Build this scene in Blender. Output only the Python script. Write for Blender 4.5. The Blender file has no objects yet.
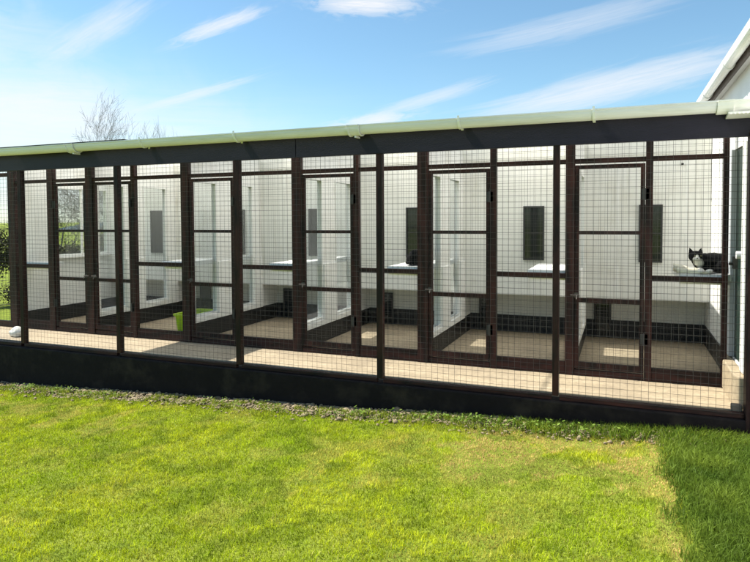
import bpy, bmesh, math, random
import numpy as np
from mathutils import Vector, Matrix
random.seed(7); rng = np.random.default_rng(11)
S = bpy.context.scene; COL = S.collection
R = math.radians
FIX_SUN_EL, FIX_SUN_AZ = 54.0, -91.5      # degrees; azimuth clockwise from +Y (into the building)

# ------------------------------------------------------------------ materials
def mat(name):
    m = bpy.data.materials.new(name); m.use_nodes = True
    nt = m.node_tree; nt.nodes.clear()
    out = nt.nodes.new('ShaderNodeOutputMaterial')
    return m, nt, out
def N(nt, t, **kw):
    n = nt.nodes.new(t)
    for k, v in kw.items():
        if k.startswith('i_'):
            key = k[2:]
            n.inputs[int(key) if key.isdigit() else key.replace('_', ' ')].default_value = v
        else: setattr(n, k, v)
    return n
def ramp(nt, stops):
    r = nt.nodes.new('ShaderNodeValToRGB'); e = r.color_ramp.elements
    while len(e) < len(stops): e.new(0.5)
    for i, (p, c) in enumerate(stops):
        e[i].position = p; e[i].color = (*c, 1)
    return r
def surf(name, c1, c2, scale=6, rough=0.6, bump=0.0, bscale=60, c3=None, s3=1.2, t3=(0.55, 0.75), stretch=(1, 1, 1), spec=0.4, metal=0.0):
    m, nt, out = mat(name); L = nt.links.new
    p = N(nt, 'ShaderNodeBsdfPrincipled', i_Roughness=rough, i_Metallic=metal); p.inputs['Specular IOR Level'].default_value = spec
    tc = N(nt, 'ShaderNodeTexCoord'); mp = N(nt, 'ShaderNodeMapping'); mp.inputs['Scale'].default_value = stretch
    geo = N(nt, 'ShaderNodeNewGeometry')
    L(geo.outputs['Position'] if name.startswith('w_') else tc.outputs['Object'], mp.inputs[0])
    n = N(nt, 'ShaderNodeTexNoise', i_Scale=scale, i_Detail=6, i_Roughness=0.6); L(mp.outputs[0], n.inputs['Vector'])
    r = ramp(nt, [(0.32, c1), (0.68, c2)]); L(n.outputs[0], r.inputs[0]); col = r.outputs[0]
    if c3:
        n3 = N(nt, 'ShaderNodeTexNoise', i_Scale=s3, i_Detail=5, i_Roughness=0.65); L(mp.outputs[0], n3.inputs['Vector'])
        r3 = ramp(nt, [(t3[0], (0, 0, 0)), (t3[1], (1, 1, 1))]); L(n3.outputs[0], r3.inputs[0])
        mx = N(nt, 'ShaderNodeMix', data_type='RGBA'); L(r3.outputs[0], mx.inputs[0]); L(col, mx.inputs[6]); mx.inputs[7].default_value = (*c3, 1)
        col = mx.outputs[2]
    L(col, p.inputs['Base Color'])
    if bump:
        b = N(nt, 'ShaderNodeTexNoise', i_Scale=bscale, i_Detail=4); L(mp.outputs[0], b.inputs['Vector'])
        bp = N(nt, 'ShaderNodeBump', i_Strength=bump, i_Distance=0.01); L(b.outputs[0], bp.inputs['Height']); L(bp.outputs[0], p.inputs['Normal'])
    L(p.outputs[0], out.inputs[0])
    return m
M = {}
M['timber'] = surf('w_stained timber', (.0085, .0055, .0056), (.018, .009, .009), 5, .5, .35, 60, c3=(.06, .02, .017), s3=2.5, t3=(.4, .75), stretch=(6, 6, 1), spec=.18)
M['rail'] = surf('w_stained rail', (.0085, .0055, .0056), (.018, .009, .009), 5, .5, .35, 60, c3=(.062, .021, .017), s3=2.5, t3=(.4, .75), stretch=(1, 6, 6), spec=.18)
M['fascia'] = surf('w_fascia board', (.010, .0075, .019), (.015, .012, .028), 3, .5, .3, 50, stretch=(1, 5, 5), spec=.3)
M['plinth'] = surf('w_bitumen wall', (.0052, .0036, .0045), (.0095, .007, .008), 7, .8, .6, 30, c3=(.035, .028, .02), s3=3.5, t3=(.52, .85), spec=.2)
M['white'] = surf('w_white masonry paint', (.76, .75, .71), (.83, .82, .78), 3, .65, .25, 45, c3=(.60, .56, .47), s3=2.0, t3=(.55, .95))
M['cream'] = surf('w_cream band', (.70, .69, .63), (.76, .75, .69), 3, .6, .2, 40)
M['panel'] = surf('w_white panel', (.78, .78, .75), (.84, .83, .80), 2, .45, .1, 60, c3=(.56, .53, .45), s3=2.5, t3=(.55, .95))
M['lowwall'] = surf('w_white low wall', (.80, .80, .77), (.86, .85, .82), 3, .5, .15, 60, c3=(.62, .58, .48), s3=2.6, t3=(.58, .95))
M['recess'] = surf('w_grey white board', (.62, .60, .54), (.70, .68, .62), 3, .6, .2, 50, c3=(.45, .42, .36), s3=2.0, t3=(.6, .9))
M['skirt'] = surf('w_black skirting paint', (.012, .012, .013), (.022, .021, .021), 5, .5, .3, 50, c3=(.05, .046, .04), s3=4, t3=(.6, .9))
M['pvc'] = surf('w_aged gutter plastic', (.74, .73, .76), (.80, .79, .81), 2, .4, .05, 80, c3=(.44, .43, .38), s3=1.5, t3=(.5, .9), stretch=(.6, 4, 4))
M['pvcw'] = surf('w_white gutter plastic', (.76, .76, .73), (.82, .82, .80), 2, .35, .0, 80, c3=(.6, .58, .52), s3=2, t3=(.55, .9))
for nm_ in ('white', 'panel', 'recess'):
    m_ = M[nm_]; t_ = m_.node_tree; p_ = next(n for n in t_.nodes if n.type == 'BSDF_PRINCIPLED'); src = p_.inputs['Base Color'].links[0].from_socket
    g_ = N(t_, 'ShaderNodeNewGeometry'); mp_ = N(t_, 'ShaderNodeMapping'); mp_.inputs['Scale'].default_value = (9, 9, .5); t_.links.new(g_.outputs['Position'], mp_.inputs[0])
    nz_ = N(t_, 'ShaderNodeTexNoise', i_Scale=1.6, i_Detail=6, i_Roughness=.7); t_.links.new(mp_.outputs[0], nz_.inputs['Vector'])
    r_ = ramp(t_, [(.56, (0, 0, 0)), (.80, (.6, .6, .6))]); t_.links.new(nz_.outputs[0], r_.inputs[0])
    x_ = N(t_, 'ShaderNodeMix', data_type='RGBA'); x_.inputs[7].default_value = (.46, .42, .33, 1); t_.links.new(r_.outputs[0], x_.inputs[0]); t_.links.new(src, x_.inputs[6]); t_.links.new(x_.outputs[2], p_.inputs['Base Color'])
M['house'] = surf('w_white house render', (.76, .76, .74), (.82, .82, .80), 3, .7, .4, 70, c3=(.66, .64, .58), s3=1.3, t3=(.6, .95))
M['soffit'] = surf('w_soffit board', (.60, .60, .60), (.70, .70, .70), 3, .6)
M['dark_gap'] = surf('w_brown eave board', (.04, .026, .022), (.06, .04, .03), 5, .6)
M['tiles'] = surf('w_roof slate', (.06, .06, .07), (.12, .11, .11), 6, .7, .5, 20)
M['green'] = surf('w_green door paint', (.012, .030, .022), (.02, .042, .032), 4, .4, .2, 40)
M['bluewhite'] = surf('w_door lining', (.60, .63, .67), (.66, .69, .73), 4, .5)
M['metal'] = surf('dull steel', (.05, .045, .042), (.10, .085, .075), 20, .6, metal=.3)
M['wire'] = surf('weathered wire', (.045, .042, .04), (.085, .08, .074), 10, .55, metal=.3)
M['board'] = surf('shelf laminate', (.76, .76, .74), (.82, .82, .80), 5, .4, c3=(.62, .60, .55), s3=4, t3=(.6, .95))
M['lime'] = surf('lime plastic', (.46, .64, .015), (.50, .68, .02), 4, .35)
M['tub'] = surf('white plastic', (.72, .70, .66), (.80, .78, .74), 6, .5, c3=(.5, .46, .38), s3=8)
M['towel'] = surf('cream towel', (.72, .68, .54), (.82, .79, .66), 30, .95, .8, 250)
M['bark'] = surf('bark', (.10, .09, .085), (.17, .155, .14), 12, .85, .5, 40)
M['stone'] = surf('w_gravel stone', (.13, .10, .06), (.27, .215, .135), 14, .9, .5, 120)
M['frame_dk'] = surf('dark window frame', (.02, .02, .022), (.035, .035, .036), 8, .5)
M['brick'] = surf('w_edging block', (.10, .085, .07), (.2, .17, .14), 12, .85, .5, 90)

def concrete():
    m, nt, out = mat('concrete slab'); L = nt.links.new
    p = N(nt, 'ShaderNodeBsdfPrincipled', i_Roughness=.7)
    geo = N(nt, 'ShaderNodeNewGeometry')
    n1 = N(nt, 'ShaderNodeTexNoise', i_Scale=2.2, i_Detail=8, i_Roughness=.65)
    mp = N(nt, 'ShaderNodeMapping'); mp.inputs['Scale'].default_value = (.7, 3.2, 1); L(geo.outputs[0], mp.inputs[0]); L(mp.outputs[0], n1.inputs['Vector'])
    r1 = ramp(nt, [(.3, (.37, .295, .195)), (.55, (.46, .37, .25)), (.75, (.55, .455, .32))]); L(n1.outputs[0], r1.inputs[0])
    n2 = N(nt, 'ShaderNodeTexNoise', i_Scale=28, i_Detail=5); L(geo.outputs[0], n2.inputs['Vector'])
    r2 = ramp(nt, [(.35, (.82, .82, .82)), (.65, (1.08, 1.08, 1.08))]); L(n2.outputs[0], r2.inputs[0])
    mx = N(nt, 'ShaderNodeMix', data_type='RGBA', blend_type='MULTIPLY'); mx.inputs[0].default_value = 1
    L(r1.outputs[0], mx.inputs[6]); L(r2.outputs[0], mx.inputs[7])
    n3 = N(nt, 'ShaderNodeTexNoise', i_Scale=1.3, i_Detail=6, i_Roughness=.7); L(geo.outputs[0], n3.inputs['Vector'])
    r3 = ramp(nt, [(.46, (0, 0, 0)), (.66, (.85, .85, .85))]); L(n3.outputs[0], r3.inputs[0])
    m2 = N(nt, 'ShaderNodeMix', data_type='RGBA'); L(r3.outputs[0], m2.inputs[0]); L(mx.outputs[2], m2.inputs[6]); m2.inputs[7].default_value = (.30, .24, .165, 1)
    L(m2.outputs[2], p.inputs['Base Color'])
    bp = N(nt, 'ShaderNodeBump', i_Strength=.25, i_Distance=.01); L(n2.outputs[0], bp.inputs['Height']); L(bp.outputs[0], p.inputs['Normal'])
    L(p.outputs[0], out.inputs[0]); return m
M['concrete'] = concrete()

def glassy(name, tint, gloss, rough=.03, diff=0.0, dcol=(.8, .8, .8)):
    m, nt, out = mat(name); L = nt.links.new
    t = N(nt, 'ShaderNodeBsdfTransparent'); t.inputs[0].default_value = (*tint, 1)
    g = N(nt, 'ShaderNodeBsdfGlossy', i_Roughness=rough); g.inputs[0].default_value = (.9, .9, .9, 1)
    mx = N(nt, 'ShaderNodeMixShader', i_0=gloss); L(t.outputs[0], mx.inputs[1]); L(g.outputs[0], mx.inputs[2])
    last = mx
    if diff:
        d = N(nt, 'ShaderNodeBsdfTranslucent'); d.inputs[0].default_value = (*dcol, 1)
        m2 = N(nt, 'ShaderNodeMixShader', i_0=diff); L(mx.outputs[0], m2.inputs[1]); L(d.outputs[0], m2.inputs[2]); last = m2
    L(last.outputs[0], out.inputs[0]); return m
M['pane'] = glassy('clear acrylic pane', (.90, .92, .93), .06, .05, .05)
M['winglass'] = glassy('window glass', (.90, .92, .91), .08, .01)
M['roofclear'] = glassy('clear corrugated sheet', (.93, .93, .91), .06, .15, .36, (.86, .86, .84))
M['roofdiffuser'] = glassy('added opal diffuser sheet', (.93, .93, .91), .06, .15, .97, (.96, .95, .92))
M['roofgrey'] = surf('w_fibre cement sheet', (.22, .22, .21), (.32, .31, .3), 5, .85, .4, 30)
def darkglass():
    m, nt, out = mat('dark window glass')
    p = N(nt, 'ShaderNodeBsdfPrincipled', i_Roughness=.08); p.inputs['Base Color'].default_value = (.02, .023, .024, 1)
    nt.links.new(p.outputs[0], out.inputs[0]); return m
M['darkglass'] = darkglass()

def leafmat(name, rough=.5, trans=.35, mul=1.0):
    m, nt, out = mat(name); L = nt.links.new
    a = N(nt, 'ShaderNodeAttribute', attribute_name='tint')
    p = N(nt, 'ShaderNodeBsdfPrincipled', i_Roughness=rough); p.inputs['Specular IOR Level'].default_value = .12
    t = N(nt, 'ShaderNodeBsdfTranslucent')
    L(a.outputs['Color'], p.inputs['Base Color']); L(a.outputs['Color'], t.inputs[0])
    mx = N(nt, 'ShaderNodeMixShader', i_0=trans); L(p.outputs[0], mx.inputs[1]); L(t.outputs[0], mx.inputs[2])
    L(mx.outputs[0], out.inputs[0]); return m
M['grass'] = leafmat('grass blade', .55, .4)
M['leaf'] = leafmat('leaf', .5, .3)

def groundmat():
    m, nt, out = mat('ground'); L = nt.links.new
    p = N(nt, 'ShaderNodeBsdfPrincipled', i_Roughness=.95); p.inputs['Specular IOR Level'].default_value = .1
    geo = N(nt, 'ShaderNodeNewGeometry')
    n = N(nt, 'ShaderNodeTexNoise', i_Scale=3.0, i_Detail=9, i_Roughness=.7); L(geo.outputs[0], n.inputs['Vector'])
    r = ramp(nt, [(.3, (.08, .115, .012)), (.5, (.13, .17, .018)), (.7, (.19, .215, .035))]); L(n.outputs[0], r.inputs[0])
    L(r.outputs[0], p.inputs['Base Color'])
    n2 = N(nt, 'ShaderNodeTexNoise', i_Scale=40, i_Detail=5); L(geo.outputs[0], n2.inputs['Vector'])
    bp = N(nt, 'ShaderNodeBump', i_Strength=.8, i_Distance=.03); L(n2.outputs[0], bp.inputs['Height']); L(bp.outputs[0], p.inputs['Normal'])
    L(p.outputs[0], out.inputs[0]); return m
M['ground'] = groundmat()
M['soil'] = surf('w_soil strip', (.16, .13, .085), (.30, .25, .175), 9, .95, .9, 60, c3=(.06, .075, .02), s3=4, t3=(.55, .75), spec=.1)
M['hill'] = surf('w_distant hill', (.05, .075, .095), (.07, .10, .11), .02, .95, spec=0)

def catmat(name, patches):
    """black coat with white areas; patches = list of (centre, radius) in object space"""
    m, nt, out = mat(name); L = nt.links.new
    p = N(nt, 'ShaderNodeBsdfPrincipled', i_Roughness=.85); p.inputs['Specular IOR Level'].default_value = .06
    tc = N(nt, 'ShaderNodeTexCoord'); nz = N(nt, 'ShaderNodeTexNoise', i_Scale=70, i_Detail=3)
    L(tc.outputs['Object'], nz.inputs['Vector'])
    fac = None
    for c, r in patches:
        v = N(nt, 'ShaderNodeVectorMath', operation='DISTANCE'); L(tc.outputs['Object'], v.inputs[0]); v.inputs[1].default_value = c
        mr = N(nt, 'ShaderNodeMapRange', i_1=r * 1.25, i_2=r * .80, i_3=0.0, i_4=1.0); L(v.outputs['Value'], mr.inputs[0])
        if fac is None: fac = mr.outputs[0]
        else:
            mm = N(nt, 'ShaderNodeMath', operation='MAXIMUM'); L(fac, mm.inputs[0]); L(mr.outputs[0], mm.inputs[1]); fac = mm.outputs[0]
    mx = N(nt, 'ShaderNodeMix', data_type='RGBA'); mx.inputs[6].default_value = (.008, .008, .009, 1); mx.inputs[7].default_value = (.76, .73, .68, 1)
    if fac is not None: L(fac, mx.inputs[0])
    else: mx.inputs[0].default_value = 0
    L(mx.outputs[2], p.inputs['Base Color'])
    bp = N(nt, 'ShaderNodeBump', i_Strength=.5, i_Distance=.005); L(nz.outputs[0], bp.inputs['Height']); L(bp.outputs[0], p.inputs['Normal'])
    L(p.outputs[0], out.inputs[0]); return m

# ------------------------------------------------------------------ mesh builder
class MB:
    def __init__(s): s.v = []; s.f = []
    def box(s, x0, x1, y0, y1, z0, z1):
        b = len(s.v)
        s.v += [(x0, y0, z0), (x1, y0, z0), (x1, y1, z0), (x0, y1, z0), (x0, y0, z1), (x1, y0, z1), (x1, y1, z1), (x0, y1, z1)]
        s.f += [tuple(b + i for i in q) for q in ((0, 3, 2, 1), (4, 5, 6, 7), (0, 1, 5, 4), (1, 2, 6, 5), (2, 3, 7, 6), (3, 0, 4, 7))]
        return s
    def bar(s, a, b, r, n=4, r2=None, cap=True):
        a = Vector(a); b = Vector(b); d = (b - a).normalized()
        u = d.cross(Vector((0, 0, 1)) if abs(d.z) < .9 else Vector((1, 0, 0))).normalized(); w = d.cross(u)
        k = len(s.v); r2 = r if r2 is None else r2
        for P, rr in ((a, r), (b, r2)):
            for i in range(n):
                t = 2 * math.pi * i / n; s.v.append(tuple(P + u * rr * math.cos(t) + w * rr * math.sin(t)))
        for i in range(n): s.f.append((k + i, k + (i + 1) % n, k + n + (i + 1) % n, k + n + i))
        if cap: s.f.append(tuple(k + i for i in reversed(range(n)))); s.f.append(tuple(k + n + i for i in range(n)))
        return s
    def prism(s, prof, axis, a, b):
        """closed 2-D profile swept along axis x/y/z from a to b"""
        k = len(s.v); n = len(prof)
        for t in (a, b):
            for p in prof:
                s.v.append({'x': (t, p[0], p[1]), 'y': (p[0], t, p[1]), 'z': (p[0], p[1], t)}[axis])
        for i in range(n): s.f.append((k + i, k + (i + 1) % n, k + n + (i + 1) % n, k + n + i))
        s.f.append(tuple(range(k, k + n))[::-1]); s.f.append(tuple(range(k + n, k + 2 * n)))
        return s
    def build(s, name, m, parent=None, bevel=0.0, smooth=False, loc=None):
        me = bpy.data.meshes.new(name); me.from_pydata(s.v, [], s.f); 
        bm = bmesh.new(); bm.from_mesh(me); bmesh.ops.recalc_face_normals(bm, faces=bm.faces); bm.to_mesh(me); bm.free()
        me.materials.append(m)
        if smooth:
            for p in me.polygons: p.use_smooth = True
        o = bpy.data.objects.new(name, me); COL.objects.link(o)
        if parent is not None: put(o, parent)
        if bevel:
            b = o.modifiers.new('bevel', 'BEVEL'); b.width = bevel; b.segments = 2; b.limit_method = 'ANGLE'
        return o
def put(o, parent):
    o.parent = parent
    o.matrix_parent_inverse = parent_world(parent).inverted()
def parent_world(o):
    m = Matrix.Translation(o.location) @ o.rotation_euler.to_matrix().to_4x4()
    return m if o.parent is None else parent_world(o.parent) @ o.matrix_parent_inverse @ m
def tag(o, label, cat, group=None):
    o['label'] = label; o['category'] = cat
    if group: o['group'] = group
    return o
def thing(name, label, cat, loc=(0, 0, 0), group=None):
    o = bpy.data.objects.new(name, None); COL.objects.link(o); o.location = loc; o.empty_display_size = .1
    return tag(o, label, cat, group)
def struct(o): o['kind'] = 'structure'; return o
def stuff(o): o['kind'] = 'stuff'; return o

# ------------------------------------------------------------------ measured plan (metres; z=0 is the top of the plinth)
POSTS = [0.0, 1.43, 2.94, 4.42, 5.92, 7.225]
D1 = 0.75                      # inner pen fronts
DIV = [-1.05, .26, 1.72, 3.18, 4.585, 5.985]
HOUSE_X = 7.28
YF, YB = 2.30, 2.72            # upper back wall face, recess wall face
def gz(x, y):
    x2 = np.clip(x, -14, 14)
    return -.475 + .047 * x2 + np.where(np.asarray(y) < -.3, -.01 * (np.asarray(y) + .3) * 0, 0)

# ------------------------------------------------------------------ wire mesh panel
def wires(mb, x0, x1, y, z0, z1, r=.0012, step=.05, ox=0.0, oz=0.0):
    x = math.ceil((x0 - ox) / step) * step + ox
    while x < x1:
        j = random.uniform(-.0012, .0012)
        mb.bar((x + j, y, z0), (x - j, y, z1), r, 4, cap=False); x += step
    z = math.ceil((z0 - oz) / step) * step + oz
    while z < z1:
        j = random.uniform(-.0012, .0012)
        mb.bar((x0, y + .0025, z + j), (x1, y + .0025, z - j), r, 4, cap=False); z += step
    return mb
def wires_y(mb, x, y0, y1, z0, z1, r=.0012, step=.05):
    y = y0 + step
    while y < y1: mb.bar((x, y, z0), (x, y, z1), r, 4, cap=False); y += step
    z = z0 + step
    while z < z1: mb.bar((x + .0025, y0, z), (x + .0025, y1, z), r, 4, cap=False); z += step
    return mb

# ------------------------------------------------------------------ front fence
ff = thing('mesh_fence', 'tall dark timber and wire mesh fence along the front of the walkway', 'fence', (3.6, 0, 0))
hw = [.029, .028, .029, .029, .024]
for i, x in enumerate(POSTS):
    if i < 5: MB().box(x - hw[i], x + hw[i], -.025, .03, 0, 2.02).build('post', M['timber'], ff, .003)
    else: MB().box(x + .008, x + .048, -.06, .04, -.30, 2.02).build('post', M['timber'], ff, .004)
MB().box(-1.6, -1.55, -.025, .03, 0, 2.02).build('post', M['timber'], ff, .003)
xs = [-1.55] + POSTS
for i in range(6):
    a = xs[i] + (0 if i == 0 else .03); b = xs[i + 1] - (.03 if i < 5 else -.007)
    wires(MB(), a, b, -.028, .0, 2.02, .0011).build('mesh_panel', M['wire'], ff)
    MB().box(a, b, -.02, .022, -.034, .004).build('bottom_rail', M['rail'], ff, .003)

pl = tag(MB().box(-3.0, 7.24, -.06, .10, -.75, -.036).build('plinth_wall', M['plinth'], None, .012), 'low black painted wall under the front mesh fence', 'wall')

# slab (walkway + pens)
fl = struct(MB().box(-3.0, -1.12, .10, .79, -.6, -.006).box(-1.12, HOUSE_X - .005, .10, 2.95, -.6, -.006).build('concrete_floor', M['concrete']))

# ------------------------------------------------------------------ lean-to roof: fascia, gutter, sheets
lr = thing('lean_to_roof', 'shallow clear corrugated roof with dark fascia and pale gutter over the pens', 'roof', (3, 0, 2.0))
for a, b in ((-3.2, -.402), (-.398, 3.598), (3.602, HOUSE_X - .012)): MB().box(a, b, -.035, .0, 1.985, 2.19).build('fascia_board', M['fascia'], lr, .004)
MB().box(-3.2, HOUSE_X - .012, .003, .07, 2.03, 2.2).build('front_beam', M['timber'], lr, .004)
MB().box(-3.2, 1.7, -.178, -.06, 2.2335, 2.239).build('drip_edge', M['dark_gap'], lr)
def half_round(cx, cz, r, n=10, a0=180, a1=360, th=.004):
    o = [(cx + r * math.cos(R(a0 + (a1 - a0) * i / n)), cz + r * math.sin(R(a0 + (a1 - a0) * i / n))) for i in range(n + 1)]
    i_ = [(cx + (r - th) * math.cos(R(a0 + (a1 - a0) * i / n)), cz + (r - th) * math.sin(R(a0 + (a1 - a0) * i / n))) for i in range(n + 1)]
    lip = [(cx - r - .006, cz + .004), (cx - r - .006, cz + .014), (cx - r + th, cz + .014)]
    return o[::-1] + lip + i_
GY, GZ, GR = -.105, 2.215, .064
gut = MB().prism(half_round(GY, GZ, GR), 'x', -3.2, 7.06).build('gutter', M['pvc'], lr, smooth=False)
def bracket(mb, x, w=.022, r=GR + .006):
    pr = half_round(GY, GZ, r, 10, 180, 360, .006)
    return mb.prism(pr, 'x', x - w / 2, x + w / 2)
for x in (1.90, 3.02, 5.17, 6.20, -1.4):
    bracket(MB(), x, .02, GR + .007).box(x - .01, x + .01, GY + GR, -.036, 2.145, 2.24).box(x - .008, x + .008, GY - GR - .012, GY - GR - .004, 2.20, 2.246).build('gutter_bracket', M['pvcw'], gut)
for x in (.95, 4.24):
    mb = bracket(MB(), x, .11, GR + .010); bracket(mb, x - .05, .014, GR + .016); bracket(mb, x + .05, .014, GR + .016)
    mb.box(x - .008, x + .008, GY - .02, -.036, 2.125, 2.14); mb.build('gutter_union', M['pvc'], gut)
mb = bracket(MB(), 7.065, .10, GR + .012)
mb.build('end_union', M['pvcw'], gut)
# white return piece with a row of screw heads, running to the house wall
mb = MB().prism(half_round(GY, GZ, GR), 'x', 7.116, 7.255); mb.build('gutter_return', M['pvcw'], gut)
mb = MB()
mb.prism([(-.19, 2.128), (-.06, 2.112), (-.06, 2.127), (-.19, 2.143)], 'x', 7.08, 7.26)
for k in range(7): mb.bar((7.095 + k * .025, -.192, 2.131), (7.095 + k * .025, -.178, 2.129), .006, 8)
mb.build('flashing_strip', M['pvcw'], lr)
def corr_sheet(x0, x1, y0, y1, z0, z1, m, lap=0.0):
    n = int((x1 - x0) / .0095); v = []; f = []
    for i in range(n + 1):
        x = x0 + (x1 - x0) * i / n; dz = .009 * math.sin(2 * math.pi * x / .076) + lap
        v += [(x, y0, z0 + dz), (x, y1, z1 + dz)]
    for i in range(n): f.append((2 * i, 2 * i + 2, 2 * i + 3, 2 * i + 1))
    mb = MB(); mb.v = v; mb.f = f
    o = mb.build('roof_sheet', m, lr, smooth=True); return o
RZ0, SL = 2.212, .045
def rz(y): return RZ0 + (y + .11) * SL
corr_sheet(-3.2, .02, -.075, .86, rz(-.075), rz(.86), M['roofclear'])
corr_sheet(-.02, 1.10, -.072, .86, rz(-.072), rz(.86), M['roofgrey'], .008)['label'] = 'added opaque sheet that shades the walkway'  # unseen opaque sheet, added to throw shade on part of the walkway
corr_sheet(1.06, 4.2, -.075, .86, rz(-.075), rz(.86), M['roofclear'])
corr_sheet(4.16, HOUSE_X - .02, -.075, .86, rz(-.075), rz(.86), M['roofclear'], .004)
edges = [(-3.2, 1.70, 0), (1.66, 2.17, 1), (2.13, 3.12, 0), (3.08, 3.58, 1), (3.54, 4.52, 0), (4.48, 4.98, 1), (4.94, 5.96, 0), (5.92, HOUSE_X - .02, 1)]  # unseen clear/opal strips, added to place sun patches and soften light in the pens
for i, (a, b, c) in enumerate(edges):
    corr_sheet(a, b, .80, 2.9, rz(.80), rz(2.9), M['roofclear' if c else 'roofdiffuser'], .010 + .004 * (i % 2))
for y in (.78, 1.55):
    MB().box(-3.2, HOUSE_X - .02, y - .025, y + .025, rz(y) - .085, rz(y) - .012).build('purlin', M['rail'], lr)

# ------------------------------------------------------------------ rear block
rb = thing('rear_building', 'long white rear building wall with small dark windows and an overhanging upper face', 'building', (3, 2.7, 0))
MB().box(-1.08, HOUSE_X - .004, YF, 3.4, .51, 2.44).build('upper_wall', M['white'], rb)
MB().box(-1.08, HOUSE_X - .004, YF - .012, YF - .001, 2.10, 2.27).build('top_band', M['cream'], rb)  # slightly creamier strip along the top of the upper wall
MB().box(-1.08, HOUSE_X - .004, YB, 3.4, -.3, .50).build('recess_wall', M['recess'], rb)
MB().box(-1.08, HOUSE_X - .004, YB - .022, YB - .001, -.005, .205).build('skirting', M['skirt'], rb, .003)
MB().box(-1.1, HOUSE_X + .5, 2.95, 3.5, 2.445, 2.50).build('roof', M['roofgrey'], rb)
for x in (-.42, .86, 2.12, 3.52, 4.98, 6.36, 7.05):
    j = MB().box(x - .016, x + .016, YF - .004, YF - .0005, .515, 2.095)
    for z in (.62, 1.05, 1.5, 1.95): j.bar((x, YF - .008, z), (x, YF - .003, z), .007, 8)
    j.build('joint_strip', M['panel'], rb)
MB().bar((7.00, YF - .03, 1.985), (7.00, YF - .001, 1.985), .012, 8).build('hook', M['frame_dk'], rb)
WIN = [-.05, 1.37, 2.62, 4.0, 5.45, 6.695]
for x in WIN:
    w = MB(); a, b, c, d = x - .118, x + .118, .925, 1.555; t = .018
    w.box(a, a + t, YF - .03, YF - .002, c, d).box(b - t, b, YF - .03, YF - .002, c, d).box(a + t, b - t, YF - .03, YF - .002, c, c + t).box(a + t, b - t, YF - .03, YF - .002, d - t, d)
    w.box(a + t, b - t, YF - .026, YF - .008, 1.235, 1.25)
    fo = w.build('window', M['frame_dk'], rb)
    MB().box(a + t, b - t, YF - .016, YF - .003, c + t, 1.235).box(a + t, b - t, YF - .016, YF - .003, 1.25, d - t).build('pane', M['darkglass'], fo)
for x in [-.82, .50, 1.96, 3.46, 4.82, 6.20]:
    f = MB(); a, b = x - .095, x + .095
    f.box(a, a + .025, YB - .045, YB - .023, .0, .42).box(b - .025, b, YB - .045, YB - .023, .0, .42).box(a + .025, b - .025, YB - .045, YB - .023, .395, .42)
    fo = f.build('cat_flap', M['skirt'], rb, .002)
    MB().box(a + .026, b - .026, YB - .036, YB - .024, .02, .394).build('flap_pane', M['darkglass'], fo)
    MB().box(x - .02, x + .02, YB - .048, YB - .037, .09, .11).build('catch', M['metal'], fo)

# ------------------------------------------------------------------ partitions between the pens
def partition(x, label, endwall=False):
    o = thing('glazed_partition', label, 'partition', (x, 1.5, 0), 'white glazed partitions between the pens')
    h = .022
    y0, y1 = D1 + .045, YF - .002
    MB().box(x - h - .006, x + h + .006, y0 + .01, YB - .025, -.004, .20).build('base', M['skirt'], o, .003)
    p = MB()
    def pc(a, b, c, d): p.box(x - h, x + h, a, b, c, d)
    pc(y0, YB - .003, .2005, .268)
    pc(y1 + .001, YB - .003, .2685, .505)
    if not endwall:
        ya = [y0, .845, 1.28, 1.64, 2.09, y1]
        pc(ya[0], ya[1], .2685, 2.24); pc(ya[2], ya[3], .2685, 2.24); pc(ya[4], ya[5], .2685, 2.24)
        for a, b in ((ya[1], ya[2]), (ya[3], ya[4])):
            pc(a, b, 1.87, 2.24)
        k = .048; pl_ = MB()
        for a, b in ((ya[0], ya[1] - .012), (ya[2] + .012, ya[3] - .012), (ya[4] + .012, y1)): pl_.box(x - k, x + k, a, b, .2005, .90)
        for a, b in ((ya[1] - .0125, ya[2] + .0125), (ya[3] - .0125, ya[4] + .0125)): pl_.box(x - k, x + k, a, b, .2003, .262)
        pl_.build('low_wall', M['lowwall'], o, .004)
        holes = [(ya[1], ya[2], .2685, 1.87), (ya[3], ya[4], .2685, 1.87)]
    else:
        pc(y0, 1.36, .2685, 2.24); pc(2.50 - .22, y1, .2685, 2.24); pc(1.36, 2.28, .2685, .91); pc(1.36, 2.28, 1.88, 2.24)
        holes = [(1.36, 2.28, .91, 1.88)]
    p.build('panel', M['panel'], o)
    for a, b, c, d in holes:
        w = MB(); t = .014; q = x + h
        for s_ in (-1, 1):
            q0, q1 = (x + h, x + h + .008) if s_ > 0 else (x - h - .008, x - h)
            w.box(q0, q1, a - .012, a + t, c - .005, d + .012).box(q0, q1, b - t, b + .012, c - .005, d + .012)
            w.box(q0, q1, a + t, b - t, c - .005, c + .02).box(q0, q1, a + t, b - t, d - t, d + .012)
        fo = w.build('window', M['pvcw'], o)
        if endwall: MB().box(x - .01, x + .01, 1.80, 1.835, c, d).build('mullion', M['pvcw'], fo)
        MB().box(x - .002, x + .002, a, b, c, d).build('pane', M['winglass'] if endwall else M['pane'], fo)
    if endwall: MB().box(x + h, x + h + .07, 1.33, 2.28, .875, .898).build('sill', M['pvcw'], o, .003)
    return o
partition(DIV[0], 'white end wall of the leftmost pen with a window onto the garden', True)
partition(DIV[1], 'white glazed partition just behind the doors of the first two pens from the left')
partition(DIV[2], 'white glazed partition right beside the lime green tub')
partition(DIV[3], 'white glazed partition forming the left side of the pen with the all black cat')
partition(DIV[4], 'white glazed partition immediately right of the all black cat')
partition(DIV[5], 'white glazed partition forming the left side of the pen with the black and white cat')

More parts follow.
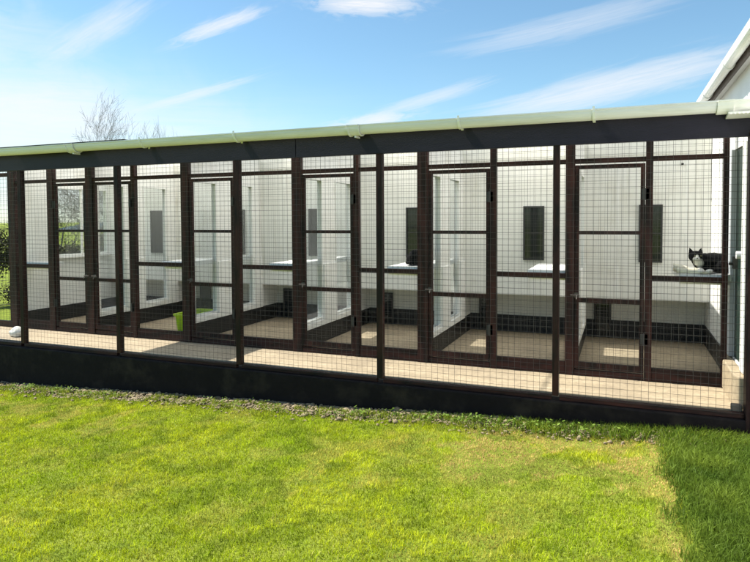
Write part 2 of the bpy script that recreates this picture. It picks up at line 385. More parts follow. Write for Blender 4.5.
# ------------------------------------------------------------------ pen fronts
def door_parts(front, x0, x1, hinge_right=True):
    y0, y1 = D1 - .022, D1 + .018; w = .036
    f = MB()
    f.box(x0, x0 + w, y0, y1, .06, 1.885).box(x1 - w, x1, y0, y1, .06, 1.885)
    f.box(x0 + w, x1 - w, y0, y1, 1.85, 1.885).box(x0 + w, x1 - w, y0, y1, .06, .118)
    f.box(x0 + w, x1 - w, y0 + .002, y1 - .002, 1.268, 1.300).box(x0 + w, x1 - w, y0 + .002, y1 - .002, .657, .697)
    d = f.build('door', M['timber'], front, .003)
    wires(MB(), x0 + w, x1 - w, y0 - .003, .09, 1.87, .0007, .05, .013, .02).build('door_mesh', M['wire'], d)
    hx = x1 if hinge_right else x0; lx = x0 if hinge_right else x1
    for z in (1.62, .36): MB().box(hx - .028, hx + .03, y0 - .008, y0 - .001, z - .045, z + .045).bar((hx, y0 - .012, z - .05), (hx, y0 - .012, z + .05), .007, 8).build('hinge', M['frame_dk'], d)
    s_ = 1 if hinge_right else -1
    MB().box(lx - .03, lx + .03, y0 - .007, y0 - .001, .70, .745).bar((lx - .035, y0 - .013, .722), (lx + .045, y0 - .013, .722), .006, 8).bar((lx + .02 * s_, y0 - .013, .722), (lx + .02 * s_, y0 - .04, .69), .005, 8).build('bolt', M['metal'], d)
    return d
def post(front, a, b, z1=2.2): return MB().box(a, b, D1 - .03, D1 + .03, -.002, z1).build('post', M['timber'], front, .003)
def rail(front, a, b, z0, z1, nm='rail', d=.0): return MB().box(a, b, D1 - .021 - d, D1 + .021, z0, z1).build(nm, M['rail'], front, .003)
def pen_front(x0, x1, label, door_left=True, last=False):
    o = thing('pen_front', label, 'pen front', ((x0 + x1) / 2, D1, 0), 'timber and mesh pen fronts with doors')
    if door_left:
        p0, p1 = x0 - .055, x0 + .055
        dl, dr = p1 + .006, p1 + .006 + .60
        if last: dl, dr = p1 - .028, 6.587
        post(o, p0, p1 if not last else p1 - .03)
        post(o, dr + .005, dr + .062)
        fx0, fx1 = dr + .062, x1 - .056
        if last: fx1 = 7.18; post(o, 7.18, 7.22)
        if last: end = fx1
        rail(o, (p1 if not last else p1 - .03) + .001, fx1 - .001, 1.90, 1.942, 'transom')
        rail(o, dl, dr, -.003, .05, 'threshold')
        rail(o, fx0 + .001, fx1 - .001, .0, .112, 'bottom_rail'); rail(o, fx0 + .001, fx1 - .001, .868, .915, 'shelf_rail')
        wires(MB(), fx0, fx1, D1 - .026, .1, 1.90, .0007, .05, .02, .013).build('mesh_panel', M['wire'], o)
        wires(MB(), p1 - .02, fx1, D1 - .026, 1.94, 2.2, .0007, .05, .02, .013).build('mesh_panel', M['wire'], o)
        door_parts(o, dl, dr)
    else:
        post(o, -1.16, -1.03); post(o, -.45, -.345)
        rail(o, -1.029, .203, 1.90, 1.942, 'transom')
        dl, dr = -.34, .198
        rail(o, dl, dr, -.003, .05, 'threshold'); rail(o, -1.029, -.451, .0, .112, 'bottom_rail'); rail(o, -1.029, -.451, .80, .848, 'shelf_rail')
        wires(MB(), -1.03, -.45, D1 - .026, .1, 1.90, .0007, .05, .02, .013).build('mesh_panel', M['wire'], o)
        wires(MB(), -1.03, .2, D1 - .026, 1.94, 2.2, .0007, .05, .02, .013).build('mesh_panel', M['wire'], o)
        door_parts(o, dl, dr, False)
        rail(o, -3.0, -1.161, -.003, .075, 'bottom_rail'); rail(o, -3.0, -1.161, 2.0, 2.05, 'transom')
        wires(MB(), -3.0, -1.16, D1 - .026, .07, 2.2, .0011, .05, .02, .013).build('side_mesh', M['wire'], o)
    return o
pen_front(DIV[0], DIV[1], 'pen front at the far left, its door on the right of its fixed mesh panel', False)
pen_front(DIV[1], DIV[2], 'pen front with the lime green tub behind its fixed mesh panel')
pen_front(DIV[2], DIV[3], 'pen front just right of the lime green tub')
pen_front(DIV[3], DIV[4], 'pen front of the pen where an all black cat lies half hidden')
pen_front(DIV[4], DIV[5], 'pen front between the all black cat and the pen of the black and white cat')
pen_front(DIV[5], HOUSE_X, 'pen front nearest the house, the black and white cat behind its panel', last=True)

# ------------------------------------------------------------------ shelves
def shelf(x0, x1, y0, y1, z, label):
    o = thing('shelf', label, 'shelf', ((x0 + x1) / 2, y0, z), 'white lookout shelves behind the mesh panels')
    (MB().box(x0, x1, y0, y1, z - .055, z) if y1 < 1.9 else MB().prism([(x0, y0), (x1, y0), (x1, y1), (x1 - .16, y1), (x1 - .16, 1.40), (x0, 1.40)], 'z', z - .055, z)).build('board', M['board'], o, .004)
    MB().box(x0 + .01, x1 - .01, y0 + .03, y0 + .06, z - .09, z - .056).build('batten', M['board'], o, .003)
    return o
shelf(-.98, -.47, .78, .98, .868, 'white shelf in the far left pen beside the end wall')
shelf(1.33, 1.69, .78, 2.1, .925, 'white shelf over the lime green tub')
shelf(2.80, 3.15, .78, 2.1, .935, 'white shelf in the pen just right of the lime green tub')
shelf(4.19, 4.555, .78, 2.1, .935, 'white shelf with an all black cat lying on it')
shelf(5.59, 5.955, .78, 1.62, .935, 'empty white shelf right of the middle of the run, in front of a dark window')
shelf(6.86, 7.255, .78, 1.60, .935, 'white shelf carrying the black and white cat')

# ------------------------------------------------------------------ house on the right
ho = thing('house', 'white rendered house with overhanging eaves at the right end of the pens', 'house', (HOUSE_X, 0, 0))
DY0, DY1, DZ = .35, .84, 1.98
w = MB()
w.box(HOUSE_X, 11.5, -2.2, .24, -.6, 2.70).box(HOUSE_X, 11.5, DY1 + .10, 6.5, -.6, 2.70).box(HOUSE_X, 11.5, .24, DY1 + .10, DZ, 2.70).box(HOUSE_X + .3, 11.5, .24, DY1 + .1, -.6, DZ).box(HOUSE_X, HOUSE_X + .3, .24, DY1 + .1, -.6, .24)
w.build('wall', M['house'], ho)
MB().box(HOUSE_X - .012, HOUSE_X - .001, D1 + .05, YB - .03, -.003, .205).build('skirting', M['skirt'], ho)
fr = MB().box(HOUSE_X - .03, HOUSE_X + .06, DY1, DY1 + .10, .241, DZ)
fr.build('door_frame', M['bluewhite'], ho, .004)
MB().box(HOUSE_X - .03, HOUSE_X + .06, DY0 - .155, DY0 - .02, .241, DZ).build('door_jamb', M['house'], ho, .004)
dr = MB().box(HOUSE_X + .01, HOUSE_X + .05, DY0 - .02, DY1, .242, DZ - .002).build('door', M['green'], ho, .004)
MB().box(HOUSE_X - .02, HOUSE_X + .009, DY1 - .12, DY1 - .05, .99, 1.09).bar((HOUSE_X - .05, DY1 - .085, 1.03), (HOUSE_X - .02, DY1 - .085, 1.03), .012, 8).build('handle', M['metal'], dr)
MB().bar((HOUSE_X - .045, DY0 + .1, 1.12), (HOUSE_X + .01, DY0 + .1, 1.12), .03, 12).build('knob', M['pvc'], dr)
ex = 7.215
MB().box(ex, HOUSE_X - .001, -2.35, 6.6, 2.56, 2.575).build('soffit', M['soffit'], ho)
MB().box(ex - .02, ex - .001, -2.35, 6.6, 2.53, 2.64).build('eave_board', M['dark_gap'], ho)
mb = MB(); r = .042
prof = [(ex - .022 - r + r * math.cos(R(a)), 2.60 + r * math.sin(R(a)) * 1.25) for a in range(180, 361, 18)]
prof = prof + [(ex - .022, 2.605), (ex - .028, 2.605)] + [(ex - .022 - r + (r - .006) * math.cos(R(a)), 2.60 + (r - .006) * math.sin(R(a)) * 1.25) for a in range(360, 179, -18)] + [(ex - .022 - 2 * r + .006, 2.61), (ex - .026 - 2 * r, 2.61)]
hg = mb.prism(prof, 'y', -2.35, 6.6).build('gutter', M['pvcw'], ho)
for y in (-.95, .35, 1.6, 2.9):
    MB().prism([(ex - .022 - r + (r + .007) * math.cos(R(a)), 2.60 + (r + .007) * math.sin(R(a)) * 1.25) for a in range(180, 361, 18)] + [(ex - .022, 2.605)] + [(ex - .022 - r + (r + .0005) * math.cos(R(a)), 2.60 + (r + .0005) * math.sin(R(a)) * 1.25) for a in range(360, 179, -18)], 'y', y - .03, y + .03).build('gutter_joint', M['pvcw'], hg)
rp = [(ex - .05, 2.67), (9.4, 4.05), (11.7, 2.645), (11.7, 2.605), (9.4, 4.0), (ex - .03, 2.642)]
MB().prism(rp, 'y', -2.4, 6.65).build('roof', M['tiles'], ho)
MB().prism([(HOUSE_X + .02, 2.701), (9.4, 3.90), (11.48, 2.701)], 'y', -2.19, 6.4).build('gable', M['house'], ho)
st = tag(MB().prism([(HOUSE_X - .004, .12), (HOUSE_X - .004, .97), (7.215, .97), (7.19, .80), (7.19, .20), (7.215, .12)], 'z', -.005, .235).build('door_step', M['concrete'], None, .012), 'pale concrete step below the green side door of the house', 'step')
tag(MB().box(7.16, 7.23, .035, .10, -.004, .045).build('edging_block', M['brick'], None, .008), 'small dark block in the corner behind the rightmost fence post', 'block')

# ------------------------------------------------------------------ lime tub, white tub, towel
def tub(name, m, label, cat, x0, x1, y0, y1, h, taper=.03, wall=.012, rad=.05, z=-.004):
    def ring(a0, a1, b0, b1, r, n=5):
        out = []
        for cx, cy, s_ in ((a1 - r, b1 - r, 0), (a0 + r, b1 - r, 90), (a0 + r, b0 + r, 180), (a1 - r, b0 + r, 270)):
            for i in range(n + 1):
                t = R(s_ + 90 * i / n); out.append((cx + r * math.cos(t), cy + r * math.sin(t)))
        return out
    rings = [(taper, 0), (taper * .3, h * .8), (0, h * .92), (-.012, h * .93), (-.012, h), (wall, h), (wall + taper, wall)]
    v = []; f = []
    for d, zz in rings:
        v += [(px, py, z + zz) for px, py in ring(x0 + d, x1 - d, y0 + d, y1 - d, rad)]
    n = len(v) // len(rings)
    for k in range(len(rings) - 1):
        for i in range(n): f.append((k * n + i, k * n + (i + 1) % n, (k + 1) * n + (i + 1) % n, (k + 1) * n + i))
    f.append(tuple(range(n))[::-1]); f.append(tuple(range((len(rings) - 1) * n, len(rings) * n)))
    mb = MB(); mb.v = v; mb.f = f
    return tag(mb.build(name, m, None, .003), label, cat)
tub('plastic_tub', M['lime'], 'lime green plastic tub on the floor of the second pen', 'tub', 1.29, 1.56, 1.00, 1.50, .265)
def pebble(name, m, c, s, label, cat):
    bm = bmesh.new(); bmesh.ops.create_icosphere(bm, subdivisions=3, radius=1)
    for v in bm.verts:
        n = 1 + .10 * math.sin(5 * v.co.x + 2) * math.cos(4 * v.co.y) + .05 * math.sin(9 * v.co.z)
        v.co = Vector((v.co.x * s[0] * n, v.co.y * s[1] * n, max(v.co.z, -.6) * s[2] * n)) + Vector(c)
    me = bpy.data.meshes.new(name); bm.to_mesh(me); bm.free(); me.materials.append(m)
    for p in me.polygons: p.use_smooth = True
    o = bpy.data.objects.new(name, me); COL.objects.link(o); return tag(o, label, cat)
pebble('white_stone', M['tub'], (-.50, .30, .04), (.085, .08, .07), 'rounded white stone at the left end of the walkway floor', 'stone')

def towel(name, label, x0, y0, L_, W_, z):
    n, k = 28, 18; v = []; f = []
    for lay, dz in ((0, .018), (1, 0)):
        for i in range(n + 1):
            for j in range(k + 1):
                u, t = i / n, j / k
                bulge = .022 * math.sin(math.pi * u) ** .5 * math.sin(math.pi * t) ** .5 + .006 * math.sin(11 * u + 3 * t) * math.sin(7 * t)
                v.append((x0 + L_ * u + .012 * math.sin(6 * t), y0 + W_ * t + .01 * math.sin(5 * u), z + (dz + bulge + .10 * max(0, .5 - u) * (.4 + .6 * t) if lay == 0 else .001)))
    A = (n + 1) * (k + 1)
    for i in range(n):
        for j in range(k):
            a = i * (k + 1) + j; f.append((a, a + k + 1, a + k + 2, a + 1)); f.append((A + a, A + a + 1, A + a + k + 2, A + a + k + 1))
    def edge(p, q): f.append((p, q, q + A, p + A))
    for i in range(n):
        edge(i * (k + 1), (i + 1) * (k + 1)); edge((i + 1) * (k + 1) + k, i * (k + 1) + k)
    for j in range(k):
        edge(j + 1, j); edge(n * (k + 1) + j, n * (k + 1) + j + 1)
    mb = MB(); mb.v = v; mb.f = f
    return tag(mb.build(name, M['towel'], None, smooth=True), label, 'towel')
towel('towel', 'folded cream towel under the front of the black and white cat', 6.845, .80, .24, .30, .937)

# ------------------------------------------------------------------ cats
def ell(bm, c, r, rot=(0, 0, 0)):
    m = Matrix.Translation(c) @ Matrix.Rotation(rot[2], 4, 'Z') @ Matrix.Rotation(rot[1], 4, 'Y') @ Matrix.Rotation(rot[0], 4, 'X') @ Matrix.Diagonal((*r, 1))
    bmesh.ops.create_icosphere(bm, subdivisions=3, radius=1, matrix=m)
def cat(name, label, loc, rotz, material, scale=1.0):
    """lying cat; its own +X is the rump, -X the head, -Y faces the viewer"""
    root = thing(name, label, 'cat', loc); root.rotation_euler = (0, 0, rotz)
    bm = bmesh.new()
    ell(bm, (.065, .02, .086), (.125, .085, .086)); ell(bm, (.125, .025, .083), (.085, .09, .083)); ell(bm, (-.01, .005, .088), (.08, .074, .080), (0, -.15, 0))
    ell(bm, (-.05, -.010, .098), (.062, .06, .07), (0, .2, 0)); ell(bm, (-.078, -.03, .112), (.052, .05, .055), (0, .3, 0))       # shoulders, neck
    ell(bm, (-.102, -.052, .142), (.059, .054, .049)); ell(bm, (-.112, -.093, .124), (.029, .027, .021)); ell(bm, (-.110, -.082, .114), (.028, .024, .017))
    for s_ in (-1, 1):
        ell(bm, (-.102 + s_ * .034, -.066, .124), (.024, .024, .019))
        ell(bm, (-.05 + s_ * .030, -.085, .026), (.026, .075, .022), (0, 0, .15 * s_ + .1)); ell(bm, (-.062 + s_ * .030, -.148, .020), (.024, .03, .018))
    ell(bm, (.125, -.05, .055), (.075, .045, .055), (0, 0, .3)); ell(bm, (.08, -.085, .022), (.055, .025, .02))
    for i in range(9):
        t = i / 8; ell(bm, (.195 - .16 * t * t, .02 - .115 * math.sin(t * 1.7), .028), (.03, .022, .02 - .004 * t))
    for s_ in (-1, 1):   # ears
        c = Vector((-.102 + s_ * .040, -.044, .188))
        m = Matrix.Translation(c) @ Matrix.Rotation(s_ * .30, 4, 'Y') @ Matrix.Rotation(-.12, 4, 'X') @ Matrix.Diagonal((1, .55, 1, 1))
        bmesh.ops.create_cone(bm, segments=14, radius1=.030, radius2=.003, depth=.06, cap_ends=True, matrix=m)
    bmesh.ops.scale(bm, vec=(scale,) * 3, verts=bm.verts)
    me = bpy.data.meshes.new('body'); bm.to_mesh(me); bm.free(); me.materials.append(material)
    o = bpy.data.objects.new('body', me); COL.objects.link(o); o.parent = root
    rm = o.modifiers.new('remesh', 'REMESH'); rm.mode = 'VOXEL'; rm.voxel_size = .0045; rm.use_smooth_shade = True
    tx = bpy.data.textures.new('fur', 'CLOUDS'); tx.noise_scale = .012; dm = o.modifiers.new('fur', 'DISPLACE'); dm.texture = tx; dm.strength = .006; dm.mid_level = .5
    sm = o.modifiers.new('smooth', 'SMOOTH'); sm.factor = .5; sm.iterations = 1
    eye, nm_, _ = mat('cat eye'); p_ = N(eye.node_tree, 'ShaderNodeBsdfPrincipled', i_Roughness=.1); p_.inputs['Base Color'].default_value = (.14, .13, .04, 1)
    eye.node_tree.links.new(p_.outputs[0], _.inputs[0])
    for s_ in (-1, 1):
        bm = bmesh.new(); ell(bm, Vector((-.102 + s_ * .024, -.1005, .149)) * scale, (.0075 * scale, .005 * scale, .006 * scale))
        me = bpy.data.meshes.new('eye'); bm.to_mesh(me); bm.free(); me.materials.append(eye); e = bpy.data.objects.new('eye', me); COL.objects.link(e); e.parent = root
    bm = bmesh.new(); ell(bm, Vector((-.113, -.1195, .131)) * scale, (.006 * scale, .004 * scale, .004 * scale))
    me = bpy.data.meshes.new('nose'); bm.to_mesh(me); bm.free(); me.materials.append(surf('cat nose', (.02, .012, .012), (.05, .03, .03), 20, .4)); e = bpy.data.objects.new('nose', me); COL.objects.link(e); e.parent = root
    return root
cat('cat', 'black and white cat with a white muzzle and chest lying behind the mesh', (7.085, .965, .937), R(14),
    catmat('pied coat', [((-.113, -.108, .110), .031), ((-.110, -.104, .145), .013), ((-.090, -.088, .075), .046), ((-.096, -.150, .02), .036), ((-.03, -.160, .02), .030)]))
cat('cat', 'all black cat lying half hidden behind a dark post', (4.475, 1.08, .937), R(245), catmat('black coat', []), 1.0)

# ------------------------------------------------------------------ ground
def vnoise(x, y, seed, sc):
    """smooth value noise on arrays"""
    g = np.random.default_rng(seed).random((256, 256)); X, Y = np.asarray(x) * sc + 1000.3, np.asarray(y) * sc + 1000.7
    xi, yi = np.floor(X).astype(int), np.floor(Y).astype(int); fx, fy = X - xi, Y - yi
    fx = fx * fx * (3 - 2 * fx); fy = fy * fy * (3 - 2 * fy)
    G = lambda a, b: g[a % 256, b % 256]
    return (G(xi, yi) * (1 - fx) + G(xi + 1, yi) * fx) * (1 - fy) + (G(xi, yi + 1) * (1 - fx) + G(xi + 1, yi + 1) * fx) * fy
def fbm(x, y, seed, sc, o=4): return sum(vnoise(x, y, seed + k, sc * 2 ** k) / 2 ** k for k in range(o)) / (2 - .5 ** (o - 1))
def gheight(x, y):
    x = np.asarray(x, float); y = np.asarray(y, float)
    base = -.495 + .0445 * np.clip(x, -25, 9)
    far = np.maximum(0, np.hypot(x - 3, y) - 22); base = base - .028 * np.minimum(far, 400)
    near = (np.abs(x - 3) < 9) & (y < -.1) & (y > -8)
    return base + np.where(near, .035 * (fbm(x, y, 3, 1.1) - .5), 0)
xs_ = np.concatenate([[-3000, -800, -300, -150, -80, -50, -35, -25, -18, -13], np.arange(-10, 12.01, .25), [14, 18, 25, 40, 80, 200, 600, 3000]])
ys_ = np.concatenate([[-2000, -300, -60, -25, -14], np.arange(-9, .01, .25), np.arange(1, 13, 1.0), [16, 20, 26, 35, 50, 80, 140, 250, 450, 900, 3000]])
XX, YY = np.meshgrid(xs_, ys_, indexing='ij'); ZZ = gheight(XX, YY)
inside = (XX > -1.2) & (XX < 12) & (YY > .0) & (YY < 3.2); ZZ = np.where(inside, np.minimum(ZZ, -.5), ZZ)
mb = MB(); ny = len(ys_)
mb.v = [tuple(p) for p in np.stack([XX, YY, ZZ], -1).reshape(-1, 3)]
mb.f = [(i * ny + j, (i + 1) * ny + j, (i + 1) * ny + j + 1, i * ny + j + 1) for i in range(len(xs_) - 1) for j in range(ny - 1)]
struct(mb.build('ground', M['ground'], smooth=True))

# soil/gravel strip against the plinth: a low uneven bank
n, k = 170, 12; mb = MB()
for i in range(n + 1):
    for j in range(k + 1):
        x = -3 + 10.28 * i / n; t = j / k; wd = .20 + .14 * float(vnoise(x, 0, 5, 2.2)) - .02 * max(0, x - 5); y = -.04 - wd * t
        z = float(gheight(x, -.2)) + .03 * (1 - t) ** .8 + .045 * float(fbm(x, y, 8, 9)) - .028 * t - .015
        mb.v.append((x, y, z))
mb.f = [(i * (k + 1) + j, (i + 1) * (k + 1) + j, (i + 1) * (k + 1) + j + 1, i * (k + 1) + j + 1) for i in range(n) for j in range(k)]
struct(mb.build('soil_strip', M['soil'], smooth=True))
ico = bmesh.new(); bmesh.ops.create_icosphere(ico, subdivisions=1, radius=1); iv = np.array([v.co[:] for v in ico.verts]); iF = np.array([[v.index for v in f.verts] for f in ico.faces]); ico.free()
def tri_mesh(name, V, F, m, tint=None, smooth=False):
    me = bpy.data.meshes.new(name); nV, nF = len(V), len(F); fs = F.shape[1]
    me.vertices.add(nV); me.vertices.foreach_set('co', V.astype(np.float32).ravel())
    me.loops.add(nF * fs); me.loops.foreach_set('vertex_index', F.astype(np.int32).ravel())
    me.polygons.add(nF); me.polygons.foreach_set('loop_start', np.arange(0, nF * fs, fs, dtype=np.int32))
    me.update(calc_edges=True)
    if tint is not None:
        a = me.attributes.new('tint', 'FLOAT_COLOR', 'POINT'); a.data.foreach_set('color', np.c_[tint, np.ones(nV)].astype(np.float32).ravel())
    me.materials.append(m)
    if smooth: me.polygons.foreach_set('use_smooth', np.ones(nF, bool))
    o = bpy.data.objects.new(name, me); COL.objects.link(o); return o
ns = 5200
sx = rng.uniform(-2.5, 7.2, ns); sy = -.07 - np.abs(rng.normal(0, .13, ns)); keep = (sy > -.42) & (rng.random(ns) < np.clip(1.25 - .16 * np.maximum(0, sx - 4.0), .25, 1)); sx, sy = sx[keep], sy[keep]; ns = len(sx)
ss = rng.gamma(1.7, .0036, ns) + .003
V = iv[None] * (1 + rng.uniform(-.3, .3, (ns, len(iv), 1))) * ss[:, None, None] * np.stack([rng.uniform(.8, 1.5, ns), rng.uniform(.7, 1.2, ns), rng.uniform(.5, .9, ns)], -1)[:, None]
zz = gheight(sx, np.full(ns, -.2)) + .040 * np.clip(1 - (-sy - .04) / .32, 0, 1) ** .8 + .006
V += np.stack([sx, sy, zz], -1)[:, None]
F = (iF[None] + (np.arange(ns) * len(iv))[:, None, None]).reshape(-1, 3)
stuff(tri_mesh('gravel', V.reshape(-1, 3), F, M['stone']))

# ------------------------------------------------------------------ grass
def blades(name, x, y, h, w, lean, tint, z=None, m=None):
    n = len(x); z = gheight(x, y) if z is None else z
    a = rng.uniform(0, 2 * np.pi, n); ca, sa = np.cos(a), np.sin(a)                       # facing
    b = rng.uniform(0, 2 * np.pi, n); lx, ly = np.cos(b) * lean * h, np.sin(b) * lean * h  # bend
    P = np.zeros((n, 5, 3)); base = np.stack([x, y, z], -1)
    off = np.stack([ca, sa, 0 * ca], -1) * (w / 2)[:, None]
    mid = base + np.stack([lx * .35, ly * .35, h * .6], -1); tip = base + np.stack([lx, ly, h * np.sqrt(np.clip(1 - lean ** 2 * .6, .1, 1))], -1)
    P[:, 0] = base - off; P[:, 1] = base + off; P[:, 2] = mid - off * .75; P[:, 3] = mid + off * .75; P[:, 4] = tip
    k = np.arange(n)[:, None] * 5
    F = np.concatenate([k + [0, 1, 3], k + [0, 3, 2], k + [2, 3, 4]])
    T = np.repeat(tint[:, None], 5, 1)
    return stuff(tri_mesh(name, P.reshape(-1, 3), F, m or M['grass'], T.reshape(-1, 3)))
def lerp(a, b, t): return np.asarray(a)[None] * (1 - t[:, None]) + np.asarray(b)[None] * t[:, None]
def lawn_tint(x, y):
    p = np.clip(fbm(x, y, 21, 1.4) * 1.7 - .35, 0, 1)
    c = lerp((.245, .335, .010), (.40, .44, .016), p)
    d = np.clip((fbm(x, y, 31, 4.2) - .55) * 8, 0, 1) * .75 * np.clip(.35 + 1.3 * (fbm(x, y, 33, .8) - .35), .1, 1)
    d = np.maximum(d, np.clip(1 - np.abs(x - (6.64 - .03 * (y + .5) + .03 * np.sin(y * 5))) / .075, 0, 1) * 1.3 * (y < -.1) * (fbm(x, y, 77, 5) > .30))
    d = np.maximum(d, np.clip((fbm(x, y, 41, 4.0) - .46) * 6, 0, 1) * np.clip(1.35 - np.hypot((x - 5.95) / .95, (y + .75) / .55), 0, 1) * 2.2)
    d = np.clip(d, 0, .95)
    c = lerp_c(c, (.48, .345, .125), d)
    st = (rng.random(len(x)) < .02 + .07 * vnoise(x, y, 35, 2.0)) * .8; c = lerp_c(c, (.42, .36, .13), st)
    dk = np.clip((fbm(x, y, 51, 6.0) - .53) * 9, 0, 1) * .6
    c = lerp_c(c, (.12, .19, .008), dk)
    cl = .64 + .68 * vnoise(x, y, 55, 26) ** .9
    return c * (rng.uniform(.55, 1.4, len(x)) * cl)[:, None], d
def lerp_c(c, b, t): return c * (1 - t[:, None]) + np.asarray(b)[None] * t[:, None]
def in_view(x, y):
    d = np.array([-.3712, .9286]); r = np.array([.9286, .3712]); px, py = x - 6.4, y + 5.08
    dep = px * d[0] + py * d[1]; lat = px * r[0] + py * r[1]
    return (dep > 2.4) & (np.abs(lat) < dep * .64 + 1.5)
cand = 800000
x = rng.uniform(-4, 7.24, cand); y = rng.uniform(-4.4, -.2, cand); v_ = in_view(x, y) & (y > -3.1)
keep = np.where(v_, rng.random(cand) < 1.0, rng.random(cand) < .45) & (y < -.225 + .20 * (vnoise(x, y, 61, 3.1) - .75) + .1 * np.clip(x - 4.4, 0, 1))
keep &= ~((x > 6.74) & (y < 0))
x, y = x[keep], y[keep]
t, dry = lawn_tint(x, y)
h = (.012 + .018 * rng.random(len(x))) * (.30 + .9 * fbm(x, y, 71, 4.5) + .55 * vnoise(x, y, 55, 26)) * (1 - .45 * dry)
blades('grass', x, y, h, rng.uniform(.0022, .0040, len(x)), rng.uniform(.2, 1.0, len(x)), t)
# long lush grass by the house wall and along the right-hand end of the plinth
n = 60000
x = rng.uniform(6.58, 7.26, n); y = rng.uniform(-4.2, -.12, n); keep = rng.random(n) < np.clip((x - 6.66 + .03 * (y + 2) - .22 * (fbm(x, y, 95, 4.5) - .5)) / .2, 0, 1); keep &= in_view(x, y) | (rng.random(n) < .2)
x, y = x[keep], y[keep]; p = fbm(x, y, 91, 4)
t = lerp((.062, .115, .013), (.165, .23, .028), np.clip(p * 1.6 - .3, 0, 1)) * rng.uniform(.7, 1.25, len(x))[:, None]
h = (.035 + .055 * rng.random(len(x))) * (.6 + .8 * p)
blades('long_grass', x, y, h, rng.uniform(.003, .006, len(x)), rng.uniform(.15, .9, len(x)), t)
n = 6000; cx = rng.uniform(3.9, 7.2, 260); cx = cx[rng.random(260) < .25 + .25 * (cx - 3.9) ** 1.1]; q = rng.integers(0, len(cx), n)
x = cx[q] + rng.normal(0, .035, n); y = -.10 - np.abs(rng.normal(0, .10, n)) ; x = np.clip(x, 3.6, 7.22)
h = (.025 + .065 * rng.random(n)) * (.45 + .55 * np.clip((x - 3.6) / 3, 0, 1))
t = lerp((.06, .12, .012), (.16, .21, .02), rng.random(n)) * rng.uniform(.8, 1.2, n)[:, None]
blades('verge_grass', x, y, h, rng.uniform(.003, .006, n), rng.uniform(.2, 1.0, n), t, z=gheight(x, y) + .02)
# thin verge of tufts growing through the gravel on the left
n = 9000; cx = rng.uniform(-2.5, 6.0, 300); cy = -.16 - np.abs(rng.normal(0, .12, 300)); q = rng.integers(0, 300, n)
x = cx[q] + rng.normal(0, .03, n); y = np.minimum(cy[q] + rng.normal(0, .025, n), -.08)
h = (.012 + .028 * rng.random(n)); t = lerp((.10, .17, .012), (.30, .33, .03), rng.random(n))
blades('verge_grass', x, y, h, rng.uniform(.0025, .005, n), rng.uniform(.2, 1.0, n), t, z=gheight(x, y) + .035)
# broad-leaved weeds along the wall foot
n = 1000; cx = np.concatenate([rng.uniform(.1, 1.7, 22), rng.uniform(3.8, 6.6, 26), rng.uniform(1.7, 3.6, 5)]); cy = -.16 - np.abs(rng.normal(0, .09, len(cx))); q = rng.integers(0, len(cx), n)
x = cx[q] + rng.normal(0, .045, n); y = np.minimum(cy[q] + rng.normal(0, .035, n), -.08); z = gheight(x, y) + rng.uniform(.03, .085, n)
a = rng.uniform(0, 2 * np.pi, n); s = rng.uniform(.007, .018, n); til = rng.uniform(-.6, .6, n)
u = np.stack([np.cos(a), np.sin(a), til], -1); w_ = np.stack([-np.sin(a), np.cos(a), rng.uniform(-.5, .5, n)], -1)
c = np.stack([x, y, z], -1); V = np.stack([c - u * s[:, None], c + w_ * (s * .6)[:, None], c + u * s[:, None], c - w_ * (s * .6)[:, None]], 1)
t = lerp((.08, .15, .02), (.17, .24, .04), rng.random(n))
stuff(tri_mesh('weeds', V.reshape(-1, 3), np.arange(4 * n).reshape(n, 4), M['leaf'], np.repeat(t[:, None], 4, 1).reshape(-1, 3)))

# ------------------------------------------------------------------ bare trees, hedge, hill
def bare_tree(x, y, h, label, seed, spread=.5, wide=3.0):
    rn = random.Random(seed); z0 = float(gheight(x, y)); o = thing('bare_tree', label, 'tree', (x, y, z0), 'leafless trees behind the pens')
    tr = MB(); br = MB(); buds = []
    def grow(p, d, L_, r, lev):
        segs = 4 if lev < 2 else 3
        for s_ in range(segs):
            d2 = (d + Vector((rn.gauss(0, .12), rn.gauss(0, .12), rn.gauss(.03, .06)))).normalized()
            q = p + d2 * (L_ / segs); r2 = r * .84
            (tr if lev == 0 else br).bar(p, q, max(r, .0042), 6 if lev < 2 else 3, max(r2, .003), cap=False)
            if lev < 4 and (lev > 0 or s_ >= 1):
                for _ in range(2 if lev < 3 else rn.randint(1, 3)):
                    a = rn.uniform(0, 2 * math.pi); side = d2.orthogonal().normalized(); side = Matrix.Rotation(a, 3, d2) @ side
                    grow(q, (d2 * (1 - spread * .5) + side * rn.uniform(.45, .95) * spread * 1.6 + Vector((0, 0, .12))).normalized(), L_ * rn.uniform(.45, .66), r2 * .55, lev + 1)
            p, d, r = q, d2, r2
        buds.append(p)
    grow(Vector((x, y, z0 - .1)), Vector((0, 0, 1)), h * .62, h * .0085, 0)
    A_ = np.array(br.v); k_ = h / (A_[:, 2].max() - z0); up = A_[A_[:, 2] > z0 + .55 * h / k_]; fz = (up[:, 2] - z0) * k_ / h
    mx_, my_ = ((up[:, 0] - x) / fz).mean(), ((up[:, 1] - y) / fz).mean(); ws = wide / 2 / np.percentile(np.hypot(up[:, 0] - x - mx_ * fz, up[:, 1] - y - my_ * fz), 92)
    for q_ in (tr, br): q_.v = [(x + (v[0] - x - mx_ * (v[2] - z0) * k_ / h) * ws, y + (v[1] - y - my_ * (v[2] - z0) * k_ / h) * ws, z0 + (v[2] - z0) * k_) for v in q_.v]
    tr.build('trunk', M['bark'], o); br.build('crown', M['bark'], o)
    return o
def pos(az, d): a = R(az); return 6.4 + d * math.sin(a), -5.08 + d * math.cos(a)
